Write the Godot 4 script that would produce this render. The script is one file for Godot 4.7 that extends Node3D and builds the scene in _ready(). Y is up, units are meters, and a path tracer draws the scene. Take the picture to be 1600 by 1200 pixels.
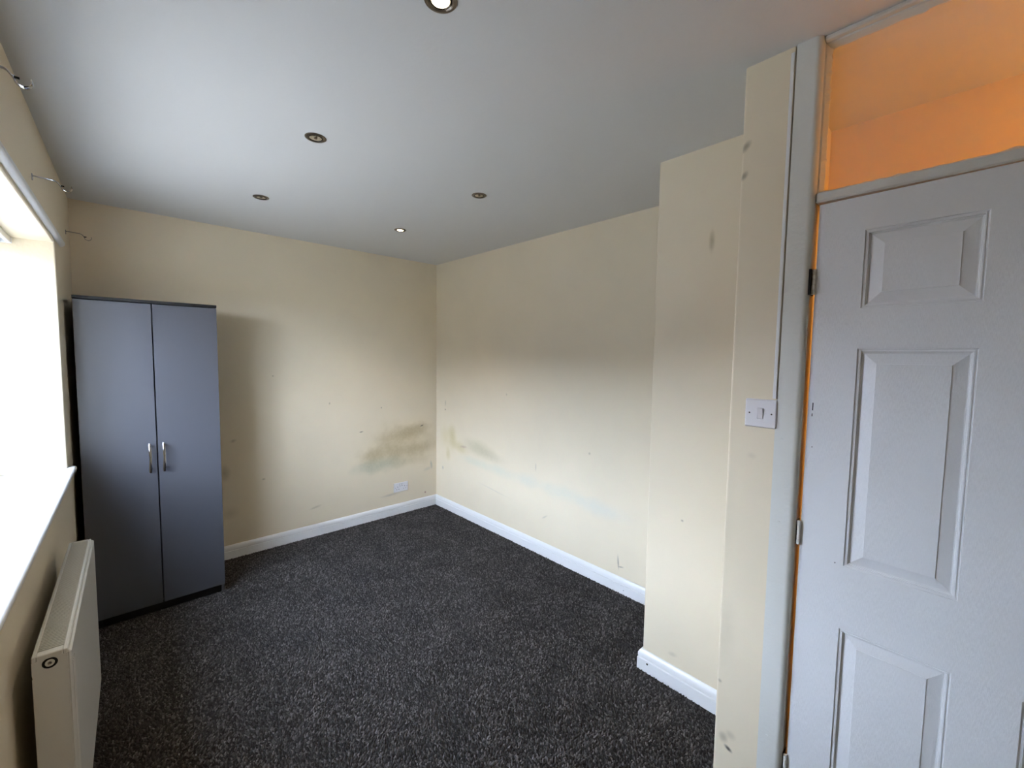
extends Node3D
# An empty bedroom with a two door wardrobe: x runs right along the far wall, y up, z towards the camera.
# The far right floor corner is the origin. The window wall stands about one degree out of square: LF is its own frame.

const ROOM_H := 2.4
const XL := -2.518            # window wall at the far wall
const LYAW := -0.0198         # its turn
const XB := -0.503            # face of the boxed-out wall
const ZB := 2.62
const XP := -0.905            # face of the wall with the door
const ZP := 3.113
const Z_FRONT := 4.4
const SILL_Y := 0.95
const HEAD_Y := 2.016
const WIN_A := 0.70
const WIN_B := 2.36
var LF: Transform3D
var rng := RandomNumberGenerator.new()
var used := {}

# ------------------------------------------------------------------ scene tree
func _ready():
	rng.seed = 7
	LF = Transform3D(Basis(Vector3.UP, LYAW), Vector3(XL, 0, 0))
	set_camera()
	set_sky()
	make_materials()
	build_shell()
	build_window()
	build_door()
	build_hall()
	build_street()
	build_wardrobe()
	build_radiator()
	build_downlights()
	build_switch()
	build_socket()
	build_brackets()

func set_camera():
	var cam := Camera3D.new()
	cam.name = "camera"
	cam.position = Vector3(-2.3363, 1.5195, 3.6263)
	cam.rotation = Vector3(-0.0666, -0.7493, 0.0134)
	cam.fov = rad_to_deg(2.0 * atan(600.0 / 662.2536))
	cam.near = 0.02
	cam.far = 200.0
	add_child(cam)
	cam.current = true

func set_sky():
	# overcast day
	var sm := ProceduralSkyMaterial.new()
	sm.sky_top_color = Color(0.775, 0.848, 0.96)
	sm.sky_horizon_color = Color(0.83, 0.883, 0.97)
	sm.sky_curve = 0.3
	sm.ground_horizon_color = Color(0.45, 0.45, 0.44)
	sm.ground_bottom_color = Color(0.45, 0.45, 0.44)
	sm.sky_energy_multiplier = 1.0
	sm.energy_multiplier = SKY_E
	sm.sun_angle_max = 0.0
	var sky := Sky.new()
	sky.sky_material = sm
	var env := Environment.new()
	env.background_mode = Environment.BG_SKY
	env.sky = sky
	env.tonemap_mode = Environment.TONE_MAPPER_LINEAR
	env.tonemap_exposure = 1.0
	env.sdfgi_enabled = true
	env.ssao_enabled = true
	env.ssil_enabled = true
	var we := WorldEnvironment.new()
	we.name = "world_environment"
	we.environment = env
	add_child(we)
const SKY_E := 49.0

func numbered(called: String) -> String:
	if not used.has(called):
		used[called] = 0
		return called
	used[called] += 1
	return "%s_%03d" % [called, used[called]]

func tag(o: Node, label := "", category := "", group := "", kind := ""):
	if label: o.set_meta("label", label)
	if category: o.set_meta("category", category)
	if group: o.set_meta("group", group)
	if kind: o.set_meta("kind", kind)
	return o

func thing(called: String, xf: Transform3D, label: String, category: String, group := "", kind := "") -> Node3D:
	var o := Node3D.new()
	o.name = numbered(called)
	add_child(o)
	o.transform = xf
	tag(o, label, category, group, kind)
	return o

func part(called: String, mesh: Mesh, m: Material, parent: Node3D, at := Vector3.ZERO, turn := Vector3.ZERO) -> MeshInstance3D:
	var o := MeshInstance3D.new()
	o.mesh = mesh
	o.material_override = m
	o.name = called if parent != self else numbered(called)
	o.position = at
	o.rotation = turn
	o.cast_shadow = GeometryInstance3D.SHADOW_CASTING_SETTING_ON
	parent.add_child(o, true)
	return o

func struct(called: String, mesh: Mesh, m: Material, label := "") -> MeshInstance3D:
	var o := part(called, mesh, m, self)
	tag(o, label, "", "", "structure")
	return o

# ------------------------------------------------------------------ mesh building: triangle lists
func quad(T: Array, a: Vector3, b: Vector3, c: Vector3, d: Vector3):
	T.append_array([a, b, c, a, c, d])

func commit(T: Array, crease := 35.0, orient := true) -> ArrayMesh:
	# outward faces (by signed volume), normals smoothed below the crease angle
	var vol := 0.0
	for i in range(0, T.size(), 3):
		vol += T[i].dot(T[i + 1].cross(T[i + 2]))
	var flip := orient and vol < 0.0
	var tri := T.size() / 3
	var fn := PackedVector3Array()
	fn.resize(tri)
	var at := {}
	for f in tri:
		var a: Vector3 = T[f * 3]
		var b: Vector3 = T[f * 3 + 1]
		var c: Vector3 = T[f * 3 + 2]
		var n := (b - a).cross(c - a)
		if flip: n = -n
		fn[f] = n
		for k in 3:
			var key := Vector3i(T[f * 3 + k] * 20000.0)
			if not at.has(key): at[key] = []
			at[key].append(f)
	var V := PackedVector3Array()
	var N := PackedVector3Array()
	var cosc := cos(deg_to_rad(crease))
	for f in tri:
		if fn[f].length_squared() < 1e-20: continue
		var me := fn[f].normalized()
		for k in ([0, 1, 2] if flip else [0, 2, 1]):
			var p: Vector3 = T[f * 3 + k]
			var s := Vector3.ZERO
			for g in at[Vector3i(p * 20000.0)]:
				if fn[g].length_squared() > 1e-20 and fn[g].normalized().dot(me) > cosc: s += fn[g]
			V.append(p)
			N.append(s.normalized() if s.length_squared() > 1e-22 else me)
	var arr := []
	arr.resize(Mesh.ARRAY_MAX)
	arr[Mesh.ARRAY_VERTEX] = V
	arr[Mesh.ARRAY_NORMAL] = N
	var am := ArrayMesh.new()
	am.add_surface_from_arrays(Mesh.PRIMITIVE_TRIANGLES, arr)
	return am

func box_t(T: Array, lo: Vector3, hi: Vector3):
	var p := func(i, j, k): return Vector3(hi.x if i else lo.x, hi.y if j else lo.y, hi.z if k else lo.z)
	quad(T, p.call(0, 0, 0), p.call(0, 1, 0), p.call(1, 1, 0), p.call(1, 0, 0))
	quad(T, p.call(0, 0, 1), p.call(1, 0, 1), p.call(1, 1, 1), p.call(0, 1, 1))
	quad(T, p.call(0, 0, 0), p.call(0, 0, 1), p.call(0, 1, 1), p.call(0, 1, 0))
	quad(T, p.call(1, 0, 0), p.call(1, 1, 0), p.call(1, 1, 1), p.call(1, 0, 1))
	quad(T, p.call(0, 0, 0), p.call(1, 0, 0), p.call(1, 0, 1), p.call(0, 0, 1))
	quad(T, p.call(0, 1, 0), p.call(0, 1, 1), p.call(1, 1, 1), p.call(1, 1, 0))

func tri_out(T: Array, a: Vector3, b: Vector3, c: Vector3, mid: Vector3):
	if (b - a).cross(c - a).dot((a + b + c) / 3.0 - mid) < 0.0: T.append_array([a, c, b])
	else: T.append_array([a, b, c])

func rbox_t(T: Array, lo: Vector3, hi: Vector3, bev: float):
	# box with chamfered edges
	var mid := (lo + hi) / 2
	var h := (hi - lo) / 2
	var b := minf(bev, minf(h.x, minf(h.y, h.z)) * 0.95)
	var pt := func(s: Vector3, ax: int) -> Vector3:
		var v := h - Vector3(b, b, b)
		v[ax] = h[ax]
		return mid + v * s
	for ax in 3:
		for sg in [-1.0, 1.0]:
			var c := []
			for uv in [[-1, -1], [1, -1], [1, 1], [-1, 1]]:
				var s := Vector3.ONE
				s[ax] = sg
				s[(ax + 1) % 3] = uv[0]
				s[(ax + 2) % 3] = uv[1]
				c.append(pt.call(s, ax))
			tri_out(T, c[0], c[1], c[2], mid)
			tri_out(T, c[0], c[2], c[3], mid)
	for ax in 3:      # edges along ax
		var u := (ax + 1) % 3
		var w := (ax + 2) % 3
		for su in [-1.0, 1.0]:
			for sw in [-1.0, 1.0]:
				var s0 := Vector3.ONE
				s0[ax] = -1
				s0[u] = su
				s0[w] = sw
				var s1 := s0
				s1[ax] = 1
				var a: Vector3 = pt.call(s0, u)
				var bb: Vector3 = pt.call(s1, u)
				var c2: Vector3 = pt.call(s1, w)
				var d: Vector3 = pt.call(s0, w)
				tri_out(T, a, bb, c2, mid)
				tri_out(T, a, c2, d, mid)
	for i in 8:
		var s := Vector3(1 if i & 1 else -1, 1 if i & 2 else -1, 1 if i & 4 else -1)
		tri_out(T, pt.call(s, 0), pt.call(s, 1), pt.call(s, 2), mid)

func rbox(lo: Vector3, hi: Vector3, bev := 0.002) -> ArrayMesh:
	var T := []
	rbox_t(T, lo, hi, bev)
	return commit(T, 10.0, false)

func bx(lo: Vector3, hi: Vector3) -> ArrayMesh:
	var T := []
	box_t(T, lo, hi)
	return commit(T, 10.0)

func loft_t(T: Array, rings: Array, caps := true, closed := true):
	for i in rings.size() - 1:
		var a: Array = rings[i]
		var b: Array = rings[i + 1]
		var n := a.size()
		for j in (n if closed else n - 1):
			quad(T, a[j], a[(j + 1) % n], b[(j + 1) % n], b[j])
	if caps:
		for e in [0, rings.size() - 1]:
			var r: Array = rings[e]
			var poly := PackedVector2Array()
			# flatten on the ring's own plane
			var nrm := Vector3.ZERO
			for j in r.size(): nrm += (r[j] - r[0]).cross(r[(j + 1) % r.size()] - r[0])
			nrm = nrm.normalized()
			var ux := (Vector3.UP if absf(nrm.y) < 0.9 else Vector3.RIGHT).cross(nrm).normalized()
			var uy := nrm.cross(ux)
			for v in r: poly.append(Vector2(v.dot(ux), v.dot(uy)))
			var idx := Geometry2D.triangulate_polygon(poly)
			for k in range(0, idx.size(), 3):
				var t3 := [r[idx[k]], r[idx[k + 1]], r[idx[k + 2]]]
				var nn: Vector3 = (t3[1] - t3[0]).cross(t3[2] - t3[0])
				var want := -nrm if e == 0 else nrm
				if nn.dot(want) < 0: t3 = [t3[0], t3[2], t3[1]]
				T.append_array(t3)

func loft(rings: Array, crease := 35.0, caps := true) -> ArrayMesh:
	var T := []
	loft_t(T, rings, caps)
	return commit(T, crease)

func extrude(prof: Array, axis: int, a: float, b: float, crease := 35.0) -> ArrayMesh:
	# prof: Vector2 list over the other two axes in order x,y,z without axis
	var rings := []
	for t in [a, b]:
		var r := []
		for p in prof:
			if axis == 0: r.append(Vector3(t, p.x, p.y))
			elif axis == 1: r.append(Vector3(p.x, t, p.y))
			else: r.append(Vector3(p.x, p.y, t))
		rings.append(r)
	return loft(rings, crease)

func lathe(prof: Array, segs := 40, crease := 30.0) -> ArrayMesh:
	# Vector2(radius, y) closed profile round the y axis
	var T := []
	var n := prof.size()
	for i in segs:
		var a0 := TAU * i / segs
		var a1 := TAU * (i + 1) / segs
		for j in n:
			var p: Vector2 = prof[j]
			var r: Vector2 = prof[(j + 1) % n]
			quad(T, Vector3(cos(a0) * p.x, p.y, sin(a0) * p.x), Vector3(cos(a1) * p.x, p.y, sin(a1) * p.x), Vector3(cos(a1) * r.x, r.y, sin(a1) * r.x), Vector3(cos(a0) * r.x, r.y, sin(a0) * r.x))
	return commit(T, crease)

func tube_t(T: Array, pts: Array, rad: Array, segs := 10, flat := 1.0, side := Vector3.ZERO):
	# round (or flattened along side) tube through pts
	var rings := []
	var last := Vector3.ZERO
	for i in pts.size():
		var d: Vector3 = (pts[mini(i + 1, pts.size() - 1)] - pts[maxi(i - 1, 0)]).normalized()
		var u: Vector3
		if side != Vector3.ZERO: u = (side - d * side.dot(d)).normalized()
		elif last == Vector3.ZERO: u = (Vector3.UP if absf(d.y) < 0.9 else Vector3.RIGHT).cross(d).normalized()
		else: u = (last - d * last.dot(d)).normalized()
		last = u
		var w := d.cross(u)
		var ring := []
		for k in segs:
			var a := TAU * k / segs
			ring.append(pts[i] + u * cos(a) * rad[i] + w * sin(a) * rad[i] * flat)
		rings.append(ring)
	loft_t(T, rings)

func smooth_path(p: Array, per := 5) -> Array:
	var out := []
	for i in p.size() - 1:
		var a: Vector3 = p[maxi(i - 1, 0)]
		var d: Vector3 = p[mini(i + 2, p.size() - 1)]
		for k in per:
			out.append((p[i] as Vector3).cubic_interpolate(p[i + 1], a, d, float(k) / per))
	out.append(p[p.size() - 1])
	return out

func fill(v: float, n: int) -> Array:
	var a := []
	a.resize(n)
	a.fill(v)
	return a

func round_rect(w: float, h: float, r: float, n := 5) -> Array:
	var out := []
	for c in [[w / 2 - r, h / 2 - r, 0], [-w / 2 + r, h / 2 - r, 1], [-w / 2 + r, -h / 2 + r, 2], [w / 2 - r, -h / 2 + r, 3]]:
		for k in n + 1:
			var a: float = PI / 2 * (c[2] + float(k) / n)
			out.append(Vector2(c[0] + cos(a) * r, c[1] + sin(a) * r))
	return out

func plate(w: float, h: float, t: float, r: float, edge: float) -> ArrayMesh:
	# moulded plate in the xy plane: back at z = 0, rounded front edge at z = t
	var rings := []
	for s in [[0.0, 0.0], [0.0, t - edge], [edge * 0.3, t - edge * 0.3], [edge, t]]:
		var ring := []
		for p in round_rect(w - 2 * s[0], h - 2 * s[0], maxf(r - s[0], 0.0006)): ring.append(Vector3(p.x, p.y, s[1]))
		rings.append(ring)
	return loft(rings, 50.0)

# ------------------------------------------------------------------ materials
var M := {}
func mat(c: Color, rough := 0.6, metal := 0.0) -> StandardMaterial3D:
	var m := StandardMaterial3D.new()
	m.albedo_color = c
	m.roughness = rough
	m.metallic = metal
	return m

func noise_tex(freq: float, seed_: int, normal := false, strength := 4.0, size := 512, oct := 3) -> NoiseTexture2D:
	var n := FastNoiseLite.new()
	n.noise_type = FastNoiseLite.TYPE_SIMPLEX_SMOOTH
	n.frequency = freq
	n.seed = seed_
	n.fractal_octaves = oct
	var t := NoiseTexture2D.new()
	t.noise = n
	t.width = size
	t.height = size
	t.seamless = true
	t.as_normal_map = normal
	t.bump_strength = strength
	t.generate_mipmaps = true
	return t

func relief(m: StandardMaterial3D, t: Texture2D, scale: Vector3, amount: float):
	m.normal_enabled = true
	m.normal_texture = t
	m.normal_scale = amount
	m.uv1_triplanar = true
	m.uv1_scale = scale
	return m

const CREAM := Color(0.90, 0.848, 0.745)

func make_materials():
	var peel := noise_tex(0.03, 3, true, 3.0)
	M.cream = relief(mat(CREAM, 0.75), peel, Vector3(3, 3, 3), 0.25)
	M.ceiling = relief(mat(Color(0.875, 0.875, 0.87), 0.85), peel, Vector3(2.5, 2.5, 2.5), 0.10)
	M.gloss = relief(mat(Color(0.915, 0.915, 0.91), 0.32), peel, Vector3(2, 2, 2), 0.12)
	M.frame_paint = relief(mat(Color(0.86, 0.86, 0.835), 0.34), peel, Vector3(4, 4, 4), 0.3)
	M.door_paint = relief(mat(Color(0.885, 0.89, 0.895), 0.38), noise_tex(0.05, 9, true, 6.0), Vector3(18, 1.3, 18), 0.2)
	M.upvc = mat(Color(0.93, 0.93, 0.93), 0.3)
	M.plastic = mat(Color(0.90, 0.89, 0.895), 0.3)
	M.plastic_line = mat(Color(0.55, 0.55, 0.56), 0.5)
	M.slot = mat(Color(0.03, 0.03, 0.03), 0.6)
	M.plug_black = mat(Color(0.05, 0.05, 0.05), 0.7)  # near black, for the ring round the radiator plug
	M.screw = mat(Color(0.35, 0.33, 0.30), 0.35, 0.9)
	M.rad = mat(Color(0.87, 0.86, 0.83), 0.33)
	M.chrome = mat(Color(0.72, 0.72, 0.74), 0.08, 1.0)
	M.nickel = mat(Color(0.50, 0.46, 0.41), 0.32, 1.0)
	M.nickel_dark = mat(Color(0.24, 0.22, 0.19), 0.45, 0.8)
	M.steel_dark = mat(Color(0.10, 0.085, 0.075), 0.5, 0.6)
	M.reflector = mat(Color(0.80, 0.79, 0.77), 0.16, 1.0)
	M.wardrobe = relief(mat(Color(0.295, 0.30, 0.325), 0.34), noise_tex(0.2, 21, true, 2.0), Vector3(6, 6, 6), 0.12)
	M.wardrobe.metallic_specular = 0.65
	M.wardrobe_edge = mat(Color(0.06, 0.06, 0.065), 0.5)
	M.carcass = mat(Color(0.295, 0.30, 0.325), 0.5)
	var g := mat(Color(0.95, 0.97, 0.97, 0.10), 0.02)
	g.transparency = BaseMaterial3D.TRANSPARENCY_ALPHA
	M.glass = g
	var lit := mat(Color(1, 0.97, 0.9), 0.4)
	lit.emission_enabled = true
	lit.emission = Color(1.0, 0.93, 0.78)
	lit.emission_energy_multiplier = 6.0
	M.lamp_on = lit
	var globe := mat(Color(1, 0.8, 0.55), 0.4)
	globe.emission_enabled = true
	globe.emission = Color(1.0, 0.71, 0.36)
	globe.emission_energy_multiplier = 3.0
	M.globe = globe
	M.hall = mat(Color(0.95, 0.87, 0.66), 0.8)
	M.hall_floor = mat(Color(0.25, 0.22, 0.2), 0.9)
	M.render_wall = mat(Color(0.52, 0.44, 0.38), 0.9)
	M.slate = mat(Color(0.24, 0.23, 0.24), 0.8)
	M.tarmac = relief(mat(Color(0.53, 0.50, 0.455), 0.9), noise_tex(0.2, 5, true, 4.0), Vector3(1, 1, 1), 0.6)
	M.house0 = mat(Color(0.47, 0.28, 0.21), 0.9)
	M.house1 = mat(Color(0.5, 0.5, 0.5), 0.9)
	M.house2 = mat(Color(0.33, 0.25, 0.2), 0.9)
	M.house3 = mat(Color(0.62, 0.58, 0.5), 0.9)
	M.brick = mat(Color(0.45, 0.27, 0.2), 0.9)
	M.far_glass = mat(Color(0.12, 0.14, 0.16), 0.08)
	M.far_door = mat(Color(0.15, 0.2, 0.3), 0.4)

# Paint with real marks in it: u runs along the wall, v up. spots: [u, v, ru, rv, turn, colour, strength, roughness of outline]
func painted(w: float, h: float, spots: Array, seed_: int) -> StandardMaterial3D:
	const PPM := 360.0
	var nx := int(w * PPM)
	var ny := int(h * PPM)
	var n1 := FastNoiseLite.new()
	n1.seed = seed_
	n1.frequency = 2.0
	n1.fractal_octaves = 3
	var n2 := FastNoiseLite.new()
	n2.seed = seed_ + 5
	n2.frequency = 6.0
	n2.fractal_octaves = 4
	var buf := PackedByteArray()
	buf.resize(nx * ny * 3)
	var o := 0
	for j in ny:
		var y := h - (j + 0.5) / PPM
		var row := []
		for s in spots:
			if absf(y - s[1]) < maxf(s[2], s[3]) * 1.9: row.append(s)
		for i in nx:
			var x := (i + 0.5) / PPM
			var a := n1.get_noise_2d(x, y)
			var c := CREAM * (1.0 + 0.014 * a)
			if not row.is_empty():
				for s in row:
					var dx: float = x - s[0]
					var dy: float = y - s[1]
					var big: float = maxf(s[2], s[3]) * 1.9
					if absf(dx) > big: continue
					var cs := cos(s[4])
					var sn := sin(s[4])
					var e := Vector2((dx * cs + dy * sn) / s[2], (-dx * sn + dy * cs) / s[3]).length()
					var g := n2.get_noise_2d(x, y)
					var d: float = e + s[7] * (g * 0.5 + a * 0.35)
					var k: float = smoothstep(1.45, 0.0, d) * s[6] * clampf(0.88 + 0.20 * n2.get_noise_2d(x * 5.1 + 9.0, y * 5.1), 0.2, 1.2)
					c = c.lerp(s[5], clampf(k, 0, 1))
			buf[o] = clampi(int(c.r * 255.0 + 0.5), 0, 255)
			buf[o + 1] = clampi(int(c.g * 255.0 + 0.5), 0, 255)
			buf[o + 2] = clampi(int(c.b * 255.0 + 0.5), 0, 255)
			o += 3
	var im := Image.create_from_data(nx, ny, false, Image.FORMAT_RGB8, buf)
	var m := StandardMaterial3D.new()
	m.albedo_texture = ImageTexture.create_from_image(im)
	m.roughness = 0.75
	m.texture_repeat = false
	return m

func uv_box(lo: Vector3, hi: Vector3, along: int) -> ArrayMesh:
	# box whose uv runs along one horizontal axis and down y, for painted()
	var T := []
	box_t(T, lo, hi)
	var st := SurfaceTool.new()
	st.begin(Mesh.PRIMITIVE_TRIANGLES)
	for f in range(0, T.size(), 3):
		var n: Vector3 = (T[f + 1] - T[f]).cross(T[f + 2] - T[f]).normalized()
		if n.dot((T[f] + T[f + 1] + T[f + 2]) / 3.0 - (lo + hi) / 2) < 0: n = -n
		for k in [0, 2, 1]:
			var p: Vector3 = T[f + k]
			st.set_normal(n)
			st.set_uv(Vector2((p[along] - lo[along]) / (hi[along] - lo[along]), (hi.y - p.y) / (hi.y - lo.y)))
			st.add_vertex(p)
	return st.commit()

func uv_pier(x0: float, x1: float, z0: float, z1: float, rad: float) -> ArrayMesh:
	# upright block with one rounded arris at (x0, z0); u runs along z
	var prof := [Vector2(x1, z1), Vector2(x0, z1)]
	for k in 6:
		var a := PI / 2 * k / 5.0
		prof.append(Vector2(x0 + rad * (1.0 - cos(a)), z0 + rad * (1.0 - sin(a))))
	prof.append(Vector2(x1, z0))
	var src := extrude(prof, 1, 0.0, ROOM_H, 40.0)
	var arr := src.surface_get_arrays(0)
	var uv := PackedVector2Array()
	for p in arr[Mesh.ARRAY_VERTEX]: uv.append(Vector2((p.z - z0) / (z1 - z0), (ROOM_H - p.y) / ROOM_H))
	arr[Mesh.ARRAY_TEX_UV] = uv
	var am := ArrayMesh.new()
	am.add_surface_from_arrays(Mesh.PRIMITIVE_TRIANGLES, arr)
	return am

# ------------------------------------------------------------------ room
func build_shell():
	build_floor()
	# ceiling over the room and the hall
	struct("ceiling", bx(Vector3(-3.0, ROOM_H, -0.2), Vector3(0.6, ROOM_H + 0.2, 5.2)), M.ceiling, "plain white plastered ceiling with recessed downlights")

	# far wall; u = x + 2.8
	var brown := Color(0.665, 0.595, 0.445)
	var tan := Color(0.72, 0.655, 0.51)
	var green := Color(0.70, 0.71, 0.62)
	var dark := Color(0.30, 0.28, 0.24)
	var soot := Color(0.52, 0.47, 0.36)
	var back := [
		[2.44, 0.76, 0.27, 0.085, 0.10, brown, 0.62, 0.55], [2.56, 0.785, 0.13, 0.07, 0.05, brown, 0.45, 0.6],
		[2.40, 0.605, 0.34, 0.075, -0.02, brown, 0.55, 0.55], [2.58, 0.60, 0.16, 0.06, 0.0, tan, 0.5, 0.6], [2.12, 0.60, 0.13, 0.07, 0.2, tan, 0.6, 0.6],
		[2.20, 0.505, 0.26, 0.065, 0.03, green, 0.7, 0.55], [2.42, 0.68, 0.42, 0.20, 0.05, tan, 0.35, 0.6], [2.52, 0.50, 0.2, 0.06, 0.0, tan, 0.3, 0.6],
		[2.739, 0.414, 0.012, 0.045, 0.15, Color(0.62, 0.64, 0.60), 0.6, 0.4], [2.70, 0.38, 0.05, 0.018, 0.2, Color(0.74, 0.73, 0.68), 0.4, 0.5],
		[2.629, 0.822, 0.018, 0.006, 0.3, dark, 0.95, 0.2], [2.02, 0.828, 0.018, 0.005, 0.1, dark, 0.7, 0.2], [2.668, 0.147, 0.008, 0.009, 0.0, Color(0.55, 0.36, 0.34), 0.8, 0.3],
		[2.21, 1.03, 0.006, 0.008, 0.0, dark, 0.5, 0.3], [1.06, 0.87, 0.02, 0.012, 0.3, soot, 0.35, 0.5], [1.00, 0.64, 0.03, 0.05, 0.0, soot, 0.35, 0.5],
		[1.02, 0.33, 0.06, 0.05, 0.4, soot, 0.2, 0.6], [1.25, 0.55, 0.012, 0.008, 0.0, soot, 0.5, 0.4], [1.62, 0.24, 0.05, 0.01, 0.2, soot, 0.3, 0.5],
		[2.30, 0.20, 0.10, 0.012, 0.05, Color(0.72, 0.69, 0.64), 0.6, 0.5], [1.75, 1.1, 0.006, 0.01, 0.0, soot, 0.5, 0.3], [1.33, 1.34, 0.007, 0.006, 0.0, soot, 0.5, 0.3],
	]
	struct("wall_back", uv_box(Vector3(-2.8, 0, -0.2), Vector3(0, ROOM_H, 0), 0), painted(2.8, ROOM_H, back, 11), "cream painted far wall with brown mould stains beside the corner")
	# long wall; u = z
	var yel := Color(0.80, 0.74, 0.54)
	var right := [
		[0.28, 0.73, 0.07, 0.12, 0.1, yel, 0.75, 0.4], [0.17, 0.71, 0.08, 0.12, 0.2, Color(0.86, 0.80, 0.64), 0.65, 0.4], [0.21, 0.56, 0.04, 0.07, 0.0, yel, 0.55, 0.4], [0.40, 0.65, 0.11, 0.05, -0.2, yel, 0.6, 0.4],
		[0.68, 0.69, 0.22, 0.07, -0.1, Color(0.74, 0.71, 0.58), 0.6, 0.4], [0.88, 0.65, 0.16, 0.05, -0.15, Color(0.77, 0.73, 0.62), 0.5, 0.4], [0.46, 0.665, 0.05, 0.012, 0.1, Color(0.7, 0.58, 0.52), 0.5, 0.4],
		[0.65, 0.555, 0.20, 0.04, -0.05, Color(0.82, 0.825, 0.745), 0.55, 0.5], [0.97, 0.545, 0.22, 0.05, -0.05, Color(0.82, 0.83, 0.76), 0.5, 0.5], [1.29, 0.535, 0.20, 0.055, -0.03, Color(0.82, 0.83, 0.775), 0.5, 0.5], [1.66, 0.53, 0.22, 0.06, 0.0, Color(0.82, 0.83, 0.77), 0.5, 0.5],
		[2.0, 0.50, 0.2, 0.06, 0.0, Color(0.82, 0.83, 0.79), 0.5, 0.5],
		[0.162, 1.05, 0.010, 0.03, 0.0, Color(0.68, 0.65, 0.56), 0.6, 0.3], [0.160, 0.985, 0.01, 0.008, 0.0, Color(0.55, 0.46, 0.38), 0.8, 0.3], [1.396, 0.663, 0.006, 0.03, 0.0, Color(0.68, 0.65, 0.58), 0.5, 0.3],
		[0.12, 0.40, 0.014, 0.018, 0.0, Color(0.63, 0.62, 0.60), 0.6, 0.3], [2.15, 0.19, 0.006, 0.045, 0.1, Color(0.45, 0.42, 0.38), 0.7, 0.3], [2.17, 0.165, 0.02, 0.005, 0.2, Color(0.45, 0.42, 0.38), 0.6, 0.3],
		[0.9, 0.36, 0.2, 0.006, -0.1, Color(0.76, 0.73, 0.67), 0.4, 0.4], [1.5, 0.30, 0.03, 0.006, 0.6, Color(0.66, 0.63, 0.58), 0.5, 0.4], [1.9, 0.86, 0.01, 0.01, 0.0, Color(0.62, 0.57, 0.48), 0.5, 0.3], [1.05, 1.2, 0.008, 0.01, 0.0, Color(0.62, 0.57, 0.48), 0.5, 0.3],
	]
	struct("wall_right", uv_box(Vector3(0, 0, -0.2), Vector3(0.2, ROOM_H, ZB), 2), painted(ZB + 0.2, ROOM_H, shift(right, 0.2), 23), "long bare cream wall with faint yellow and grey damp marks")
	# boxed-out length beside the pillar; u = z - ZB
	var boxed := [[0.247, 2.01, 0.012, 0.045, 0.0, Color(0.66, 0.60, 0.47), 0.7, 0.4], [0.40, 0.9, 0.02, 0.05, 0.0, Color(0.76, 0.71, 0.60), 0.4, 0.5], [0.15, 0.15, 0.02, 0.01, 0.2, Color(0.76, 0.71, 0.62), 0.5, 0.4], [0.17, 0.79, 0.006, 0.005, 0.0, Color(0.5, 0.46, 0.4), 0.7, 0.2]]
	struct("wall_boxing", uv_pier(XB, 0.2, ZB, ZP, 0.008), painted(ZP - ZB, ROOM_H, boxed, 31), "boxed out cream wall section between the long wall and the switch pillar")
	var grime := Color(0.50, 0.46, 0.38)
	var pill := [[0.011, 2.166, 0.010, 0.017, -0.6, grime, 0.7, 0.3], [0.010, 2.08, 0.008, 0.013, -0.6, grime, 0.6, 0.3], [0.028, 0.264, 0.012, 0.016, 0.0, grime, 0.4, 0.4], [0.045, 0.235, 0.012, 0.006, -0.5, Color(0.2, 0.18, 0.16), 0.9, 0.2],
		[0.02, 0.62, 0.03, 0.12, 0.0, Color(0.80, 0.76, 0.66), 0.4, 0.4], [0.01, 0.45, 0.006, 0.006, 0.0, grime, 0.5, 0.3], [0.05, 0.285, 0.014, 0.014, 0.0, grime, 0.2, 0.4], [0.012, 1.0, 0.02, 0.2, 0.0, Color(0.83, 0.79, 0.69), 0.3, 0.4], [0.07, 1.22, 0.014, 0.01, 0.0, grime, 0.12, 0.5]]
	struct("wall_door", uv_pier(XP, XP + 0.1, ZP, 3.2435, 0.008), painted(3.2435 - ZP, ROOM_H, pill, 37), "narrow cream pillar carrying the light switch beside the door frame")
	struct("wall_return", bx(Vector3(XP + 0.1, 0, ZP), Vector3(0.6, ROOM_H, ZP + 0.1)), M.cream, "short cream return wall behind the switch pillar")
	struct("wall_door_near", bx(Vector3(XP, 0, 4.142), Vector3(XP + 0.1, ROOM_H, Z_FRONT + 0.2)), M.cream, "cream wall on the latch side of the panelled door")
	struct("wall_front", bx(Vector3(-3.0, 0, Z_FRONT), Vector3(XP, ROOM_H, Z_FRONT + 0.2)), M.cream, "cream wall behind the viewer")
	build_wall_left()
	build_skirting()
	# batten and dark joint between pillar and door frame, above the switch
	var t2 := thing("trim_2", Transform3D.IDENTITY, "thin white batten and open joint beside the door frame above the light switch", "batten", "", "structure")
	part("batten", rbox(Vector3(XP - 0.0025, 1.402, 3.2335), Vector3(XP, 2.385, 3.2425), 0.0008), M.gloss, t2)
	part("backing", bx(Vector3(XP + 0.07, 0.0, 3.2435), Vector3(XP + 0.1, ROOM_H, 3.2475)), M.frame_paint, t2)
	part("filler", bx(Vector3(XP - 0.001, 0.0, 3.2435), Vector3(XP + 0.02, 1.40, 3.2475)), M.frame_paint, t2)

func shift(list: Array, by: float) -> Array:
	for s in list: s[0] += by
	return list

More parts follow.
